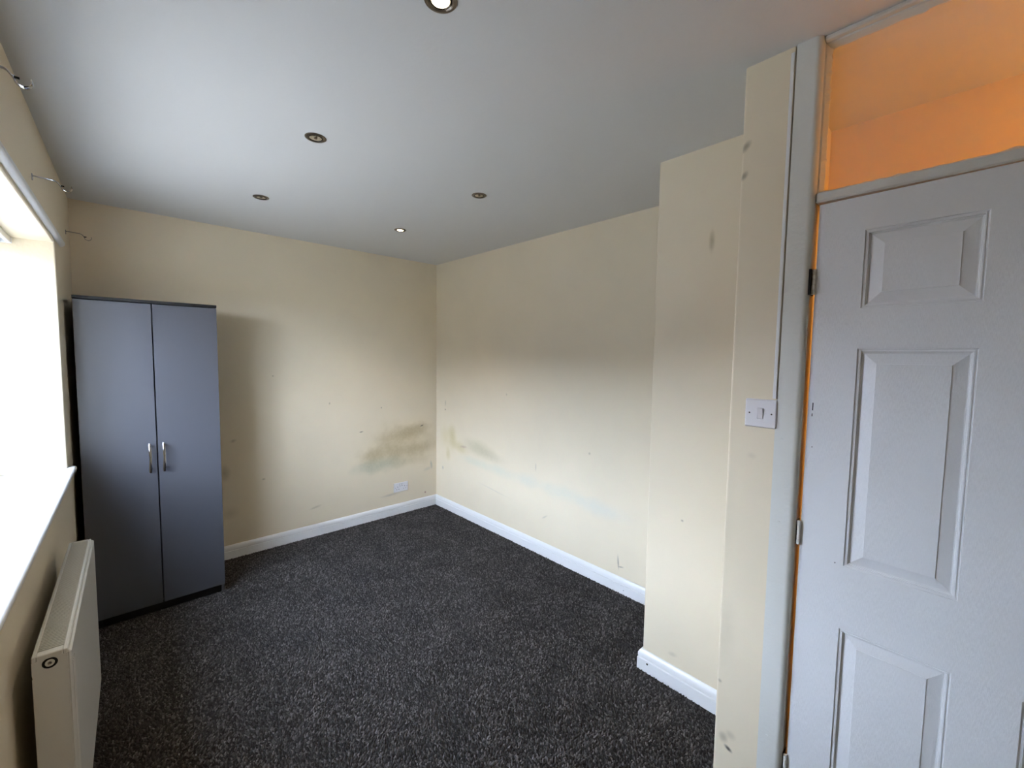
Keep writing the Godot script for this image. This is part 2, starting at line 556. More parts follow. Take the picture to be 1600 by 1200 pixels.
func build_floor():
	var T := []
	box_t(T, Vector3(-3.0, -0.2, -0.2), Vector3(0.6, -0.004, 5.2))
	var c := mat(Color(0.16, 0.155, 0.155), 0.95)
	var o := struct("floor", commit(T, 10.0), c, "floor covered in charcoal grey twist pile carpet")
	# pile: leaning tufts as real geometry, one mesh
	var V := PackedVector3Array()
	var N := PackedVector3Array()
	var C := PackedColorArray()
	var I := PackedInt32Array()
	var nz := FastNoiseLite.new()
	nz.seed = 4
	nz.frequency = 1.6
	nz.fractal_octaves = 2
	var r2 := RandomNumberGenerator.new()
	r2.seed = 99
	var step := 0.0074
	var z := 0.02
	while z < Z_FRONT - 0.02:
		var x := XL - 0.018 * z + 0.022
		var xr := -0.019
		if z > ZB - 0.02: xr = XB - 0.019
		if z > ZP - 0.02: xr = XP - 0.019
		while x < xr:
			if not (z < 0.485 and x < -1.90):
				var px := x + r2.randf_range(-0.5, 0.5) * step
				var pz := z + r2.randf_range(-0.5, 0.5) * step
				var lean := nz.get_noise_2d(px * 2.0, pz * 2.0)
				var ang := r2.randf() * TAU
				var top := Vector3(px + cos(ang) * 0.0035 + lean * 0.004, r2.randf_range(0.001, 0.006), pz + sin(ang) * 0.0035 + lean * 0.003)
				var k := r2.randf()
				var v := 0.026 + 0.10 * k * k + (0.03 if k > 0.92 else 0.0)
				v *= 1.0 + 0.30 * lean
				var col := Color(v * 1.06, v * 0.98, v * 0.95)
				var s := V.size()
				var rad := r2.randf_range(0.0042, 0.0062)
				for q in 3:
					var a := ang + q * TAU / 3
					V.append(Vector3(px + cos(a) * rad, -0.0045, pz + sin(a) * rad))
					N.append(Vector3(cos(a), 0.5, sin(a)).normalized())
					C.append(col * 0.8)
				for q in 3:
					var a := ang + q * TAU / 3 + 0.4
					V.append(top + Vector3(cos(a) * rad * 0.55, 0, sin(a) * rad * 0.55))
					N.append(Vector3(cos(a) * 0.8, 1.0, sin(a) * 0.8).normalized())
					C.append(col)
				for q in 3:
					var q2 := (q + 1) % 3
					I.append_array([s + q, s + q2, s + 3 + q2, s + q, s + 3 + q2, s + 3 + q])
				I.append_array([s + 3, s + 4, s + 5])
			x += step
		z += step
	var arr := []
	arr.resize(Mesh.ARRAY_MAX)
	arr[Mesh.ARRAY_VERTEX] = V
	arr[Mesh.ARRAY_NORMAL] = N
	arr[Mesh.ARRAY_COLOR] = C
	arr[Mesh.ARRAY_INDEX] = I
	var am := ArrayMesh.new()
	am.add_surface_from_arrays(Mesh.PRIMITIVE_TRIANGLES, arr)
	var pm := mat(Color.WHITE, 0.95)
	pm.vertex_color_use_as_albedo = true
	var p := part("carpet_pile", am, pm, o)
	tag(p, "speckled charcoal carpet pile", "", "", "stuff")

func build_wall_left():
	# in its own frame: x = 0 is the room face, opening WIN_A..WIN_B, SILL_Y..HEAD_Y with rounded plaster arrises
	var T := []
	var d := -0.3
	var z0 := -0.2
	var z1 := 4.7
	var r := 0.007
	var lo_y := SILL_Y - 0.026      # the board lies on the wall
	var hole := [[WIN_A, lo_y], [WIN_B, lo_y], [WIN_B, HEAD_Y], [WIN_A, HEAD_Y]]
	var grow := func(e: float) -> Array: return [[WIN_A - e, lo_y - e * 0.0], [WIN_B + e, lo_y - e * 0.0], [WIN_B + e, HEAD_Y + e], [WIN_A - e, HEAD_Y + e]]
	var outer := [[z0, 0.0], [z1, 0.0], [z1, ROOM_H], [z0, ROOM_H]]
	var ringp := func(l: Array, x: float) -> Array:
		var a := []
		for p in l: a.append(Vector3(x, p[1], p[0]))
		return a
	var rings := [ringp.call(outer, 0.0)]
	for k in 4:
		var a := PI / 2 * k / 3.0
		rings.append(ringp.call(grow.call(r * (1.0 - sin(a))), -r * (1.0 - cos(a))))
	rings.append(ringp.call(hole, d))
	rings.append(ringp.call(outer, d))
	rings.append(ringp.call(outer, 0.0))
	loft_t(T, rings, false)
	var o := struct("wall_left", commit(T, 40.0), M.cream, "cream window wall with a deep white reveal")
	o.transform = LF
	# rounded strip along the wall over the opening
	var prof := []
	for k in 13:
		var a := PI * k / 12.0 - PI / 2
		prof.append(Vector2(cos(a) * 0.019, 2.049 + sin(a) * 0.017))
	var tr := part("trim_1", extrude(prof, 2, 0.50, 2.6), M.gloss, self)
	tr.transform = LF
	tag(tr, "rounded white cover strip running along the wall over the window", "trim", "", "structure")

func build_skirting():
	var prof := [Vector2(0, 0), Vector2(0.018, 0), Vector2(0.018, 0.058), Vector2(0.0120, 0.0605), Vector2(0.0120, 0.0645), Vector2(0.0160, 0.0665), Vector2(0.0150, 0.083), Vector2(0.010, 0.093), Vector2(0.006, 0.098), Vector2(0, 0.100)]
	var fl := LF * Vector3(0, 0, Z_FRONT)
	var path := [Vector2(fl.x, fl.z), Vector2(XL, 0), Vector2(0, 0), Vector2(0, ZB), Vector2(XB, ZB), Vector2(XB, ZP), Vector2(XP, ZP), Vector2(XP, 3.246)]
	var names := ["baseboard_left", "baseboard_back", "baseboard_right", "baseboard_boxing_return", "baseboard_boxing", "baseboard_pillar_return", "baseboard_pillar"]
	var labels := ["white skirting board under the radiator", "white grooved skirting board on the far wall below the socket", "white grooved skirting board along the long bare wall", "short white skirting on the hidden side of the boxed out wall", "white grooved skirting board on the boxed out wall", "short white skirting on the hidden side of the switch pillar", "white skirting at the foot of the switch pillar"]
	for i in path.size() - 1:
		var rings := []
		for e in 2:
			var k: int = i + e
			var dcur: Vector2 = (path[i + 1] - path[i]).normalized()
			var dn := Vector2(-dcur.y, dcur.x)
			var off := dn
			var other := k - 1 if e == 0 else k
			if other >= 0 and other < path.size() - 1:
				var d2: Vector2 = (path[other + 1] - path[other]).normalized() if e == 1 else (path[k] - path[k - 1]).normalized()
				var n2 := Vector2(-d2.y, d2.x)
				off = (dn + n2) / (1.0 + dn.dot(n2))
			var ring := []
			for p in prof: ring.append(Vector3(path[k].x + off.x * p.x, p.y, path[k].y + off.y * p.x))
			rings.append(ring)
		var b := struct(names[i], loft(rings, 25.0), M.gloss, labels[i])
		if i == 4: part("nail_hole", lathe([Vector2(0, -0.0004), Vector2(0.005, -0.0004), Vector2(0.005, 0.0004), Vector2(0, 0.0004)], 14), M.screw, b, Vector3(XB - 0.018, 0.046, 2.656), Vector3(0, 0, PI / 2))
		if i == 2: part("nail_hole", lathe([Vector2(0, -0.0004), Vector2(0.003, -0.0004), Vector2(0.003, 0.0004), Vector2(0, 0.0004)], 14), M.plastic_line, b, Vector3(-0.018, 0.030, 2.207), Vector3(0, 0, PI / 2))

# ------------------------------------------------------------------ window
func build_window():
	var w := thing("window_1", LF, "white plastic window in the deep reveal with a wide white sill board", "window", "", "structure")
	var xo := -0.30
	var xi := -0.235
	var y0 := SILL_Y
	var fw := 0.055
	# outer frame as a ring
	var rings := []
	var rect := func(e: float, x: float) -> Array: return [Vector3(x, y0 + e, WIN_A + e), Vector3(x, y0 + e, WIN_B - e), Vector3(x, HEAD_Y - e, WIN_B - e), Vector3(x, HEAD_Y - e, WIN_A + e)]
	var T := []
	rings = [rect.call(0.0, xo), rect.call(0.0, xi), rect.call(fw - 0.012, xi), rect.call(fw, xi - 0.012), rect.call(fw, xo), rect.call(0.0, xo)]
	loft_t(T, rings, false)
	part("frame", commit(T, 20.0), M.upvc, w)
	var third := (WIN_B - WIN_A) / 3.0
	for k in [1, 2]:
		part("mullion", rbox(Vector3(xo, y0 + fw, WIN_A + third * k - 0.03), Vector3(xi, HEAD_Y - fw, WIN_A + third * k + 0.03), 0.008), M.upvc, w)
	for k in 3:
		var a := WIN_A + third * k + (fw if k == 0 else 0.03)
		var b := WIN_A + third * (k + 1) - (fw if k == 2 else 0.03)
		part("pane", bx(Vector3(-0.272, y0 + fw, a), Vector3(-0.268, HEAD_Y - fw, b)), M.glass, w)
	# sill board with a rounded nose and a horn beyond the reveal
	var prof := [Vector2(xi, SILL_Y - 0.026), Vector2(xi, SILL_Y)]
	for k in 7:
		var a := PI / 2 - PI * k / 6.0
		prof.append(Vector2(0.016 + cos(a) * 0.013, SILL_Y - 0.013 + sin(a) * 0.013))
	var Ts := []
	var r3 := []
	for z in [WIN_A, WIN_B]:
		var ring := []
		for p in prof: ring.append(Vector3(p.x, p.y, z))
		r3.append(ring)
	loft_t(Ts, r3)
	for hz in [[WIN_A - 0.045, WIN_A], [WIN_B, WIN_B + 0.045]]:
		var r4 := []
		for z in hz:
			var ring := [Vector3(0.0, SILL_Y - 0.026, z), Vector3(0.0, SILL_Y, z)]
			for p in prof.slice(2): ring.append(Vector3(p.x, p.y, z))
			r4.append(ring)
		loft_t(Ts, r4)
	part("window_sill", commit(Ts, 40.0), M.gloss, w)
	# cracked filler where the board meets the reveal
	var Tf := []
	var pts := []
	for k in 13: pts.append(Vector3(-0.22 + 0.018 * k, SILL_Y + 0.001 + rng.randf() * 0.002, WIN_A + 0.002 + rng.randf() * 0.002))
	tube_t(Tf, pts, fill(0.0025, 13), 6)
	part("filler", commit(Tf, 60.0), M.cream, w)
	# blind track under the head of the reveal
	var t := thing("blind_track", LF, "white empty blind track with a dark slot under the window head", "blind track")
	var yt := HEAD_Y
	part("rail", extrude([Vector2(-0.132, yt), Vector2(-0.132, yt - 0.024), Vector2(-0.135, yt - 0.027), Vector2(-0.146, yt - 0.027), Vector2(-0.146, yt - 0.003), Vector2(-0.163, yt - 0.003), Vector2(-0.163, yt - 0.027), Vector2(-0.174, yt - 0.027), Vector2(-0.177, yt - 0.024), Vector2(-0.177, yt)], 2, WIN_A + 0.012, WIN_B - 0.012), M.upvc, t)
	for z in [WIN_A + 0.008, WIN_B - 0.012]: part("end_cap", rbox(Vector3(-0.179, yt - 0.029, z), Vector3(-0.130, yt, z + 0.004), 0.001), M.upvc, t)

# ------------------------------------------------------------------ door
func build_door():
	var d := thing("door_1", Transform3D.IDENTITY, "white six panel door under a glazed fanlight in a storey height frame", "door", "", "structure")
	var xf := XP - 0.003          # room face of the frame
	var xb := XP + 0.115
	var zh := 3.308               # hinge side of the frame
	var zl := 4.082               # latch side
	# posts: plain with one rounded arris
	for s in [0, 1]:
		var prof := []            # x,z
		var z_out := 3.2475 if s == 0 else 4.1415
		var z_in := zh if s == 0 else zl
		var sg := 1.0 if s == 0 else -1.0
		prof.append(Vector2(xb, z_out))
		prof.append(Vector2(xf, z_out))
		for k in 7:
			var a := PI / 2 * k / 6.0
			prof.append(Vector2(xf + 0.017 * (1 - cos(a)), z_in - sg * 0.017 * (1 - sin(a))))
		prof.append(Vector2(xb, z_in))
		part("frame_post", extrude(prof, 1, 0.0, ROOM_H, 40.0), M.frame_paint, d)
	part("transom_bar", rbox(Vector3(XP + 0.012, 1.956, zh), Vector3(xb, 1.984, zl), 0.004), M.frame_paint, d)
	part("head_bar", rbox(Vector3(XP + 0.012, 2.388, zh), Vector3(xb, ROOM_H, zl), 0.003), M.frame_paint, d)
	# fanlight: pane and four painted beads with a ragged brush edge over the glass
	var gx := XP + 0.050
	part("fanlight_pane", bx(Vector3(gx, 1.980, zh + 0.002), Vector3(gx + 0.004, 2.390, zl - 0.002)), M.glass, d)
	for b in [[Vector3(0, 1.984, zh), Vector3(0, 1.984, zl), Vector3(0, 1, 0)], [Vector3(0, 2.388, zh), Vector3(0, 2.388, zl), Vector3(0, -1, 0)], [Vector3(0, 1.984, zh), Vector3(0, 2.388, zh), Vector3(0, 0, 1)], [Vector3(0, 1.984, zl), Vector3(0, 2.388, zl), Vector3(0, 0, -1)]]:
		var rings := []
		var n := 60
		for k in n + 1:
			var p: Vector3 = b[0].lerp(b[1], float(k) / n)
			var e: float = 0.010 + rng.randf_range(-0.0012, 0.0012) + (0.004 if rng.randf() > 0.93 else 0.0)
			var q: Vector3 = b[2]
			rings.append([p + Vector3(gx - 0.0005, 0, 0), p + Vector3(gx - 0.022, 0, 0), p + Vector3(gx - 0.020, 0, 0) + q * 0.004, p + Vector3(gx - 0.004, 0, 0) + q * e, p + Vector3(gx - 0.0005, 0, 0) + q * (e + 0.0015)])
		part("glazing_bead", loft(rings, 40.0), M.frame_paint, d)
	# leaf, slightly ajar: own node turned at the hinges; local z runs along the leaf, local x into the hall
	var leaf := Node3D.new()
	leaf.name = "leaf"
	d.add_child(leaf)
	leaf.position = Vector3(XP + 0.020, 0, 3.318)
	leaf.rotation.y = deg_to_rad(-LEAF_DEG)
	var W := 0.756
	var top := 1.950
	var bot := 0.008
	var th := 0.035
	# stiles and rails make the slab; the moulded panels sit in its openings
	var cols := [[0.104, 0.323], [0.432, 0.651]]
	var rows := [[0.200, 0.773], [0.951, 1.551], [1.657, 1.861]]
	var T := []
	var zc := [0.0, 0.104, 0.323, 0.432, 0.651, W]
	var yc := [bot, 0.200, 0.773, 0.951, 1.551, 1.657, 1.861, top]
	for x in [0.0, th]:
		for i in 5:
			for j in 7:
				if i % 2 == 1 and j % 2 == 1: continue
				var q := [Vector3(x, yc[j], zc[i]), Vector3(x, yc[j + 1], zc[i]), Vector3(x, yc[j + 1], zc[i + 1]), Vector3(x, yc[j], zc[i + 1])]
				if x > 0: q.reverse()
				quad(T, q[3], q[2], q[1], q[0])
	var rim := [Vector2(bot, 0), Vector2(bot, W), Vector2(top, W), Vector2(top, 0)]
	for k in 4:
		var a: Vector2 = rim[k]
		var b: Vector2 = rim[(k + 1) % 4]
		quad(T, Vector3(0, a.x, a.y), Vector3(th, a.x, a.y), Vector3(th, b.x, b.y), Vector3(0, b.x, b.y))
	part("slab", commit(T, 10.0), M.door_paint, leaf)
	# inward offset, depth
	var mould := [[0.0, 0.0], [0.0015, 0.0035], [0.0045, 0.0040], [0.0050, 0.0022], [0.0080, 0.0026], [0.0085, 0.0062], [0.0110, 0.0072], [0.0120, 0.0092], [0.0145, 0.0095], [0.0400, 0.0030], [0.0405, 0.0012]]
	for c in cols:
		for r in rows:
			var rings := []
			for m in mould:
				rings.append([Vector3(m[1], r[0] + m[0], c[0] + m[0]), Vector3(m[1], r[1] - m[0], c[0] + m[0]), Vector3(m[1], r[1] - m[0], c[1] - m[0]), Vector3(m[1], r[0] + m[0], c[1] - m[0])])
			var Tp := []
			loft_t(Tp, rings, false)
			var l: Array = rings[rings.size() - 1]
			quad(Tp, l[0], l[1], l[2], l[3])
			# back of the panel, plain, on the hall face
			quad(Tp, Vector3(th, r[0], c[0]), Vector3(th, r[0], c[1]), Vector3(th, r[1], c[1]), Vector3(th, r[1], c[0]))
			part("panel", commit(Tp, 12.0), M.door_paint, leaf)
	# latch side furniture, out of the picture but part of the door
	var hd := part("handle", bar_handle(), M.chrome, leaf)
	hd.position = Vector3(0, 0.98, 0.70)
	# chips in the paint on the hinge stile
	for ch in [[1.386, 0.012, 0.011, 0.0025], [1.362, 0.0115, 0.004, 0.002], [1.27, 0.016, 0.002, 0.0015], [0.955, 0.086, 0.0018, 0.0018]]:
		part("paint_chip", bx(Vector3(-0.0003, ch[0] - ch[2], ch[1] - ch[3] / 2), Vector3(0.0002, ch[0] + ch[2], ch[1] + ch[3] / 2)), M.slot, leaf)
	# hinges
	for y in [1.738, 1.014, 0.285]:
		var h := Node3D.new()
		h.name = "hinge"
		d.add_child(h, true)
		h.position = Vector3(XP + 0.016, y, 3.3145)
		var wide: bool = y > 1.5
		part("frame_leaf", bx(Vector3(-0.012 if wide else -0.002, -0.036, -0.0095 if wide else -0.0062), Vector3(0.026, 0.036, -0.0042)), M.steel_dark, h)
		part("edge_leaf", bx(Vector3(0.004, -0.036, 0.0030), Vector3(0.028, 0.036, 0.0045)), M.steel_dark, h)
		for k in 5:
			part("knuckle", lathe([Vector2(0.0, -0.0068), Vector2(0.0042, -0.0068), Vector2(0.0047, -0.0058), Vector2(0.0047, 0.0058), Vector2(0.0042, 0.0068), Vector2(0.0, 0.0068)], 14), M.frame_paint, h, Vector3(-0.001, (k - 2) * 0.0142, 0.0005))
	# filled nail holes in the post
	for p in [[1.285, 3.262], [1.035, 3.268], [0.36, 3.268]]:
		part("nail_dent", lathe([Vector2(0.0, -0.0012), Vector2(0.0035, -0.0004), Vector2(0.0028, 0.0008), Vector2(0.0, 0.0003)], 12), M.frame_paint, d, Vector3(xf, p[0], p[1]), Vector3(0, 0, PI / 2))

const LEAF_DEG := 2.2

func bar_handle() -> ArrayMesh:
	var T := []
	rbox_t(T, Vector3(-0.008, -0.075, -0.02), Vector3(0.0, 0.075, 0.02), 0.004)
	tube_t(T, smooth_path([Vector3(-0.006, 0.02, 0), Vector3(-0.045, 0.02, 0), Vector3(-0.052, 0.02, -0.02), Vector3(-0.050, 0.018, -0.10)]), fill(0.008, 16), 10)
	return commit(T, 50.0, false)

func build_hall():
	# landing behind the door, seen through the fanlight
	struct("wall_hall_far", bx(Vector3(-0.28, 0, ZP + 0.1), Vector3(0.4, ROOM_H, 5.2)), M.hall, "landing wall glowing orange through the fanlight")
	struct("wall_hall_end", bx(Vector3(XP + 0.1, 0, 5.0), Vector3(-0.28, ROOM_H, 5.2)), M.hall, "end wall of the landing beyond the door")
	struct("wall_hall_side", bx(Vector3(XP + 0.1, 0, Z_FRONT + 0.2), Vector3(XP + 0.16, ROOM_H, 5.0)), M.hall, "landing wall beside the bedroom")
	var g := thing("hall_lamp", Transform3D(Basis(), Vector3(-0.53, ROOM_H, 4.62)), "warm glowing globe lamp on the landing ceiling", "lamp")
	part("ceiling_rose", lathe([Vector2(0, 0), Vector2(0.05, 0), Vector2(0.05, -0.012), Vector2(0.02, -0.03), Vector2(0, -0.03)], 24), M.upvc, g)
	part("cord", lathe([Vector2(0, -0.03), Vector2(0.004, -0.03), Vector2(0.004, -0.30), Vector2(0, -0.30)], 8), M.upvc, g)
	var sp := SphereMesh.new()
	sp.radius = 0.07
	sp.height = 0.14
	part("globe", sp, M.globe, g, Vector3(0, -0.37, 0))
	var l := OmniLight3D.new()
	l.name = "hall_light"
	l.light_color = Color(1.0, 0.71, 0.36)
	l.light_energy = HALL_E
	l.light_size = 0.06
	l.omni_range = 12.0
	l.omni_attenuation = 2.0
	l.shadow_enabled = true
	g.add_child(l)
	l.position = Vector3(0, -0.37, 0)
const HALL_E := 0.38

# ------------------------------------------------------------------ outside: the street the light comes from
func build_street():
	struct("street_ground", bx(Vector3(-60, -3.2, -40), Vector3(-2.9, -2.9, 45)), M.tarmac, "street far below the window")
	var k := 0
	for z in [-13.0, -5.0, 3.0, 11.0]:
		var h := thing("terraced_house", Transform3D(Basis(), Vector3(-20.0, -2.9, z)), ["red brick", "grey rendered", "dark brown", "cream rendered"][k] + " terraced house across the street from the window", "house", "houses across the street")
		var T := []
		box_t(T, Vector3(-7, 0, -4), Vector3(0, 5.4, 4))
		part("wall", commit(T, 10.0), M["house%d" % k], h)
		part("roof", extrude([Vector2(0.3, 5.35), Vector2(-3.5, 8.0), Vector2(-7.3, 5.35), Vector2(-7.3, 5.2), Vector2(0.3, 5.2)], 2, -4, 4, 10.0), M.slate, h)
		part("chimney", bx(Vector3(-4, 7.2, 2.8), Vector3(-3, 9.0, 3.6)), M.brick, h)
		for wy in [0.9, 3.3]:
			for wz in [-2.2, 1.6]:
				if wy < 1 and wz > 0: continue
				var f := part("window", bx(Vector3(0, wy, wz - 0.8), Vector3(0.06, wy + 1.3, wz + 0.8)), M.upvc, h)
				part("pane", bx(Vector3(0.06, wy + 0.08, wz - 0.72), Vector3(0.065, wy + 1.22, wz + 0.72)), M.far_glass, f)
		part("front_door", bx(Vector3(0, 0, 1.2), Vector3(0.06, 2.1, 2.1)), M.far_door, h)
		k += 1

# ------------------------------------------------------------------ wardrobe
func build_wardrobe():
	var x0 := -2.498
	var x1 := -1.886
	var w := x1 - x0
	var zf := 0.50
	var zb := 0.03
	var H := 1.80
	var o := thing("wardrobe", Transform3D(Basis(), Vector3((x0 + x1) / 2, 0, zb)), "tall graphite grey two door wardrobe standing in the corner by the window", "wardrobe")
	var D := zf - zb
	var hw := w / 2
	for s in [-1, 1]:
		var a: float = -hw + 0.002 if s < 0 else hw - 0.017
		part("side_panel", rbox(Vector3(a, 0, 0), Vector3(a + 0.015, H - 0.016, D - 0.020), 0.0008), M.carcass, o)
	part("top_panel", rbox(Vector3(-hw, H - 0.016, 0), Vector3(hw, H, D + 0.001), 0.001), M.wardrobe_edge, o)
	part("base_panel", bx(Vector3(-hw + 0.017, 0.058, 0.004), Vector3(hw - 0.017, 0.073, D - 0.022)), M.carcass, o)
	part("back_panel", bx(Vector3(-hw + 0.017, 0.02, 0.0), Vector3(hw - 0.017, H - 0.016, 0.004)), M.carcass, o)
	part("plinth", bx(Vector3(-hw + 0.017, 0, D - 0.040), Vector3(hw - 0.017, 0.056, D - 0.026)), M.wardrobe_edge, o)
	var split := -2.188 - (x0 + x1) / 2
	for s in [0, 1]:
		var a: float = -hw + 0.001 if s == 0 else split + 0.0026
		var b: float = split - 0.0026 if s == 0 else hw - 0.001
		var dr := part("door", rbox(Vector3(a, 0.054, D - 0.017), Vector3(b, H - 0.0195, D), 0.0012), M.wardrobe, o)
		var hx: float = -2.222 if s == 0 else -2.161
		var hd := part("handle", bow_handle(), M.chrome, dr)
		hd.position = Vector3(hx - (x0 + x1) / 2, 0.916, D)
		tag(hd, "chrome bow handle")

func bow_handle() -> ArrayMesh:
	# two posts and a flattened bar swelling in an S
	var T := []
	for s in [-1, 1]:
		tube_t(T, [Vector3(0.006, s * 0.064, 0), Vector3(0.006, s * 0.064, 0.008), Vector3(0.003, s * 0.066, 0.024)], [0.0055, 0.0045, 0.0045], 10)
	var p := smooth_path([Vector3(0.0, 0.083, 0.022), Vector3(0.0, 0.066, 0.026), Vector3(0.001, 0.030, 0.030), Vector3(0.002, 0.0, 0.031), Vector3(0.001, -0.035, 0.030), Vector3(0.0, -0.068, 0.026), Vector3(0.0, -0.083, 0.022)], 5)
	var rad := []
	for i in p.size(): rad.append(0.0058 + 0.0015 * absf(sin(PI * 2.0 * i / (p.size() - 1))))
	tube_t(T, p, rad, 12, 0.62, Vector3.RIGHT)
	return commit(T, 50.0, false)

# ------------------------------------------------------------------ radiator
func build_radiator():
	var zA := 1.215
	var zB := 2.075
	var y0 := 0.13
	var y1 := 0.748
	var xb := 0.037
	var xf := 0.100
	var len := zB - zA
	var o := thing("radiator", LF * Transform3D(Basis(), Vector3(0, 0, (zA + zB) / 2)), "white double panel radiator with top grille below the window", "radiator")
	var a := -len / 2
	var b := len / 2
	# front and rear water panels with pressed ribs near the ends
	part("front_panel", rbox(Vector3(xf - 0.010, y0, a - 0.012), Vector3(xf + 0.007, y1 - 0.010, b - 0.004), 0.004), M.rad, o)
	part("rear_panel", rbox(Vector3(xb, y0, a), Vector3(xb + 0.012, y1 - 0.012, b - 0.006), 0.004), M.rad, o)
	var Tr := []
	for k in 4:
		var zz: float = b - 0.018 - k * 0.011
		rbox_t(Tr, Vector3(xf + 0.006, y0 + 0.03, zz - 0.003), Vector3(xf + 0.0085, y1 - 0.045, zz + 0.003), 0.002)
	part("pressed_rib", commit(Tr, 10.0, false), M.rad, o)
	# convector fins between the panels
	var Tf := []
	var z := a + 0.02
	while z < b - 0.05:
		box_t(Tf, Vector3(xb + 0.013, y0 + 0.04, z), Vector3(xf - 0.011, y1 - 0.04, z + 0.0008))
		z += 0.025
	tag(part("convector_fin", commit(Tf, 10.0), M.rad, o), "", "", "", "stuff")
	# top grille: rim and cross slats
	var rim := 0.008
	var Tg := []
	rbox_t(Tg, Vector3(xb, y1 - 0.014, a), Vector3(xb + rim, y1, b), 0.002)
	rbox_t(Tg, Vector3(xf - rim, y1 - 0.014, a), Vector3(xf, y1, b), 0.002)
	rbox_t(Tg, Vector3(xb + rim, y1 - 0.014, a), Vector3(xf - rim, y1, a + 0.014), 0.002)
	rbox_t(Tg, Vector3(xb + rim, y1 - 0.014, b - 0.024), Vector3(xf - rim, y1, b), 0.002)
	part("grille_rim", commit(Tg, 10.0, false), M.rad, o)
	z = a + 0.018
	var slat := bx(Vector3(xb + rim, y1 - 0.010, 0), Vector3(xf - rim, y1 - 0.0015, 0.0030))
	while z < b - 0.028:
		part("slat", slat, M.rad, o, Vector3(0, 0, z))
		z += 0.0085
	# end covers; the near one has a round opening round the blanking plug
	part("end_cover", rbox(Vector3(xb, y0 + 0.02, a), Vector3(xf, y1 - 0.013, a + 0.002), 0.0006), M.rad, o)
	var cx := (xb + xf) / 2
	var cy := 0.722
	var Te := []
	var n := 32
	var rr := 0.0145
	var oy0 := y0 + 0.02
	var ring_in := []
	var ring_out := []
	for k in n:
		var an := TAU * k / n
		var dv := Vector2(cos(an), sin(an))
		ring_in.append(Vector3(cx + dv.x * rr, cy + dv.y * rr, 0))
		var hw := (xf - xb) / 2
		var t := minf(hw / maxf(absf(dv.x), 1e-5), (0.0135 if dv.y > 0 else 0.03) / maxf(absf(dv.y), 1e-5))
		# the top of the cover is the rim of the grille
		t = maxf(t, rr + 0.0002)
		ring_out.append(Vector3(cx + dv.x * t, minf(cy + dv.y * t, y1 - 0.0008), 0))
	var rings := []
	for zz in [b - 0.002, b]:
		pass
	for pr in [[ring_in, b - 0.003], [ring_in, b], [ring_out, b], [ring_out, b - 0.003], [ring_in, b - 0.003]]:
		var rg := []
		for v in pr[0]: rg.append(Vector3(v.x, v.y, pr[1]))
		rings.append(rg)
	loft_t(Te, rings, false)
	box_t(Te, Vector3(xb, oy0, b - 0.003), Vector3(xf, cy - 0.03, b))
	part("end_cover", commit(Te, 20.0), M.rad, o)
	tag(part("black_ring", lathe([Vector2(0.0060, 0), Vector2(0.0143, 0), Vector2(0.0143, 0.002), Vector2(0.0125, 0.0032), Vector2(0.0088, 0.0026)], 28), M.plug_black, o, Vector3(cx, cy, b - 0.004), Vector3(PI / 2, 0, 0)), "black ring round the plug")  # ring coloured near black, filling the opening round the plug
	part("blanking_plug", lathe([Vector2(0.0035, -0.03), Vector2(0.0060, -0.03), Vector2(0.0060, -0.004), Vector2(0.0088, -0.003), Vector2(0.0088, 0.006), Vector2(0.0076, 0.0072), Vector2(0.0042, 0.0072), Vector2(0.0035, 0.004)], 28), M.rad, o, Vector3(cx, cy, b - 0.006), Vector3(PI / 2, 0, 0))
	for zz in [a + 0.2, b - 0.3]:
		part("wall_bracket", rbox(Vector3(0.0, y0 + 0.05, zz - 0.002), Vector3(xb, y1 - 0.18, zz + 0.002), 0.0005), M.rad, o)
	for zz in [a + 0.03, b - 0.03]:
		var Tv := []
		tube_t(Tv, smooth_path([Vector3(cx, 0.0, zz), Vector3(cx, 0.10, zz), Vector3(cx, y0 + 0.01, zz)], 3), fill(0.008, 7), 10)
		part("pipe", commit(Tv, 50.0), M.rad, o)

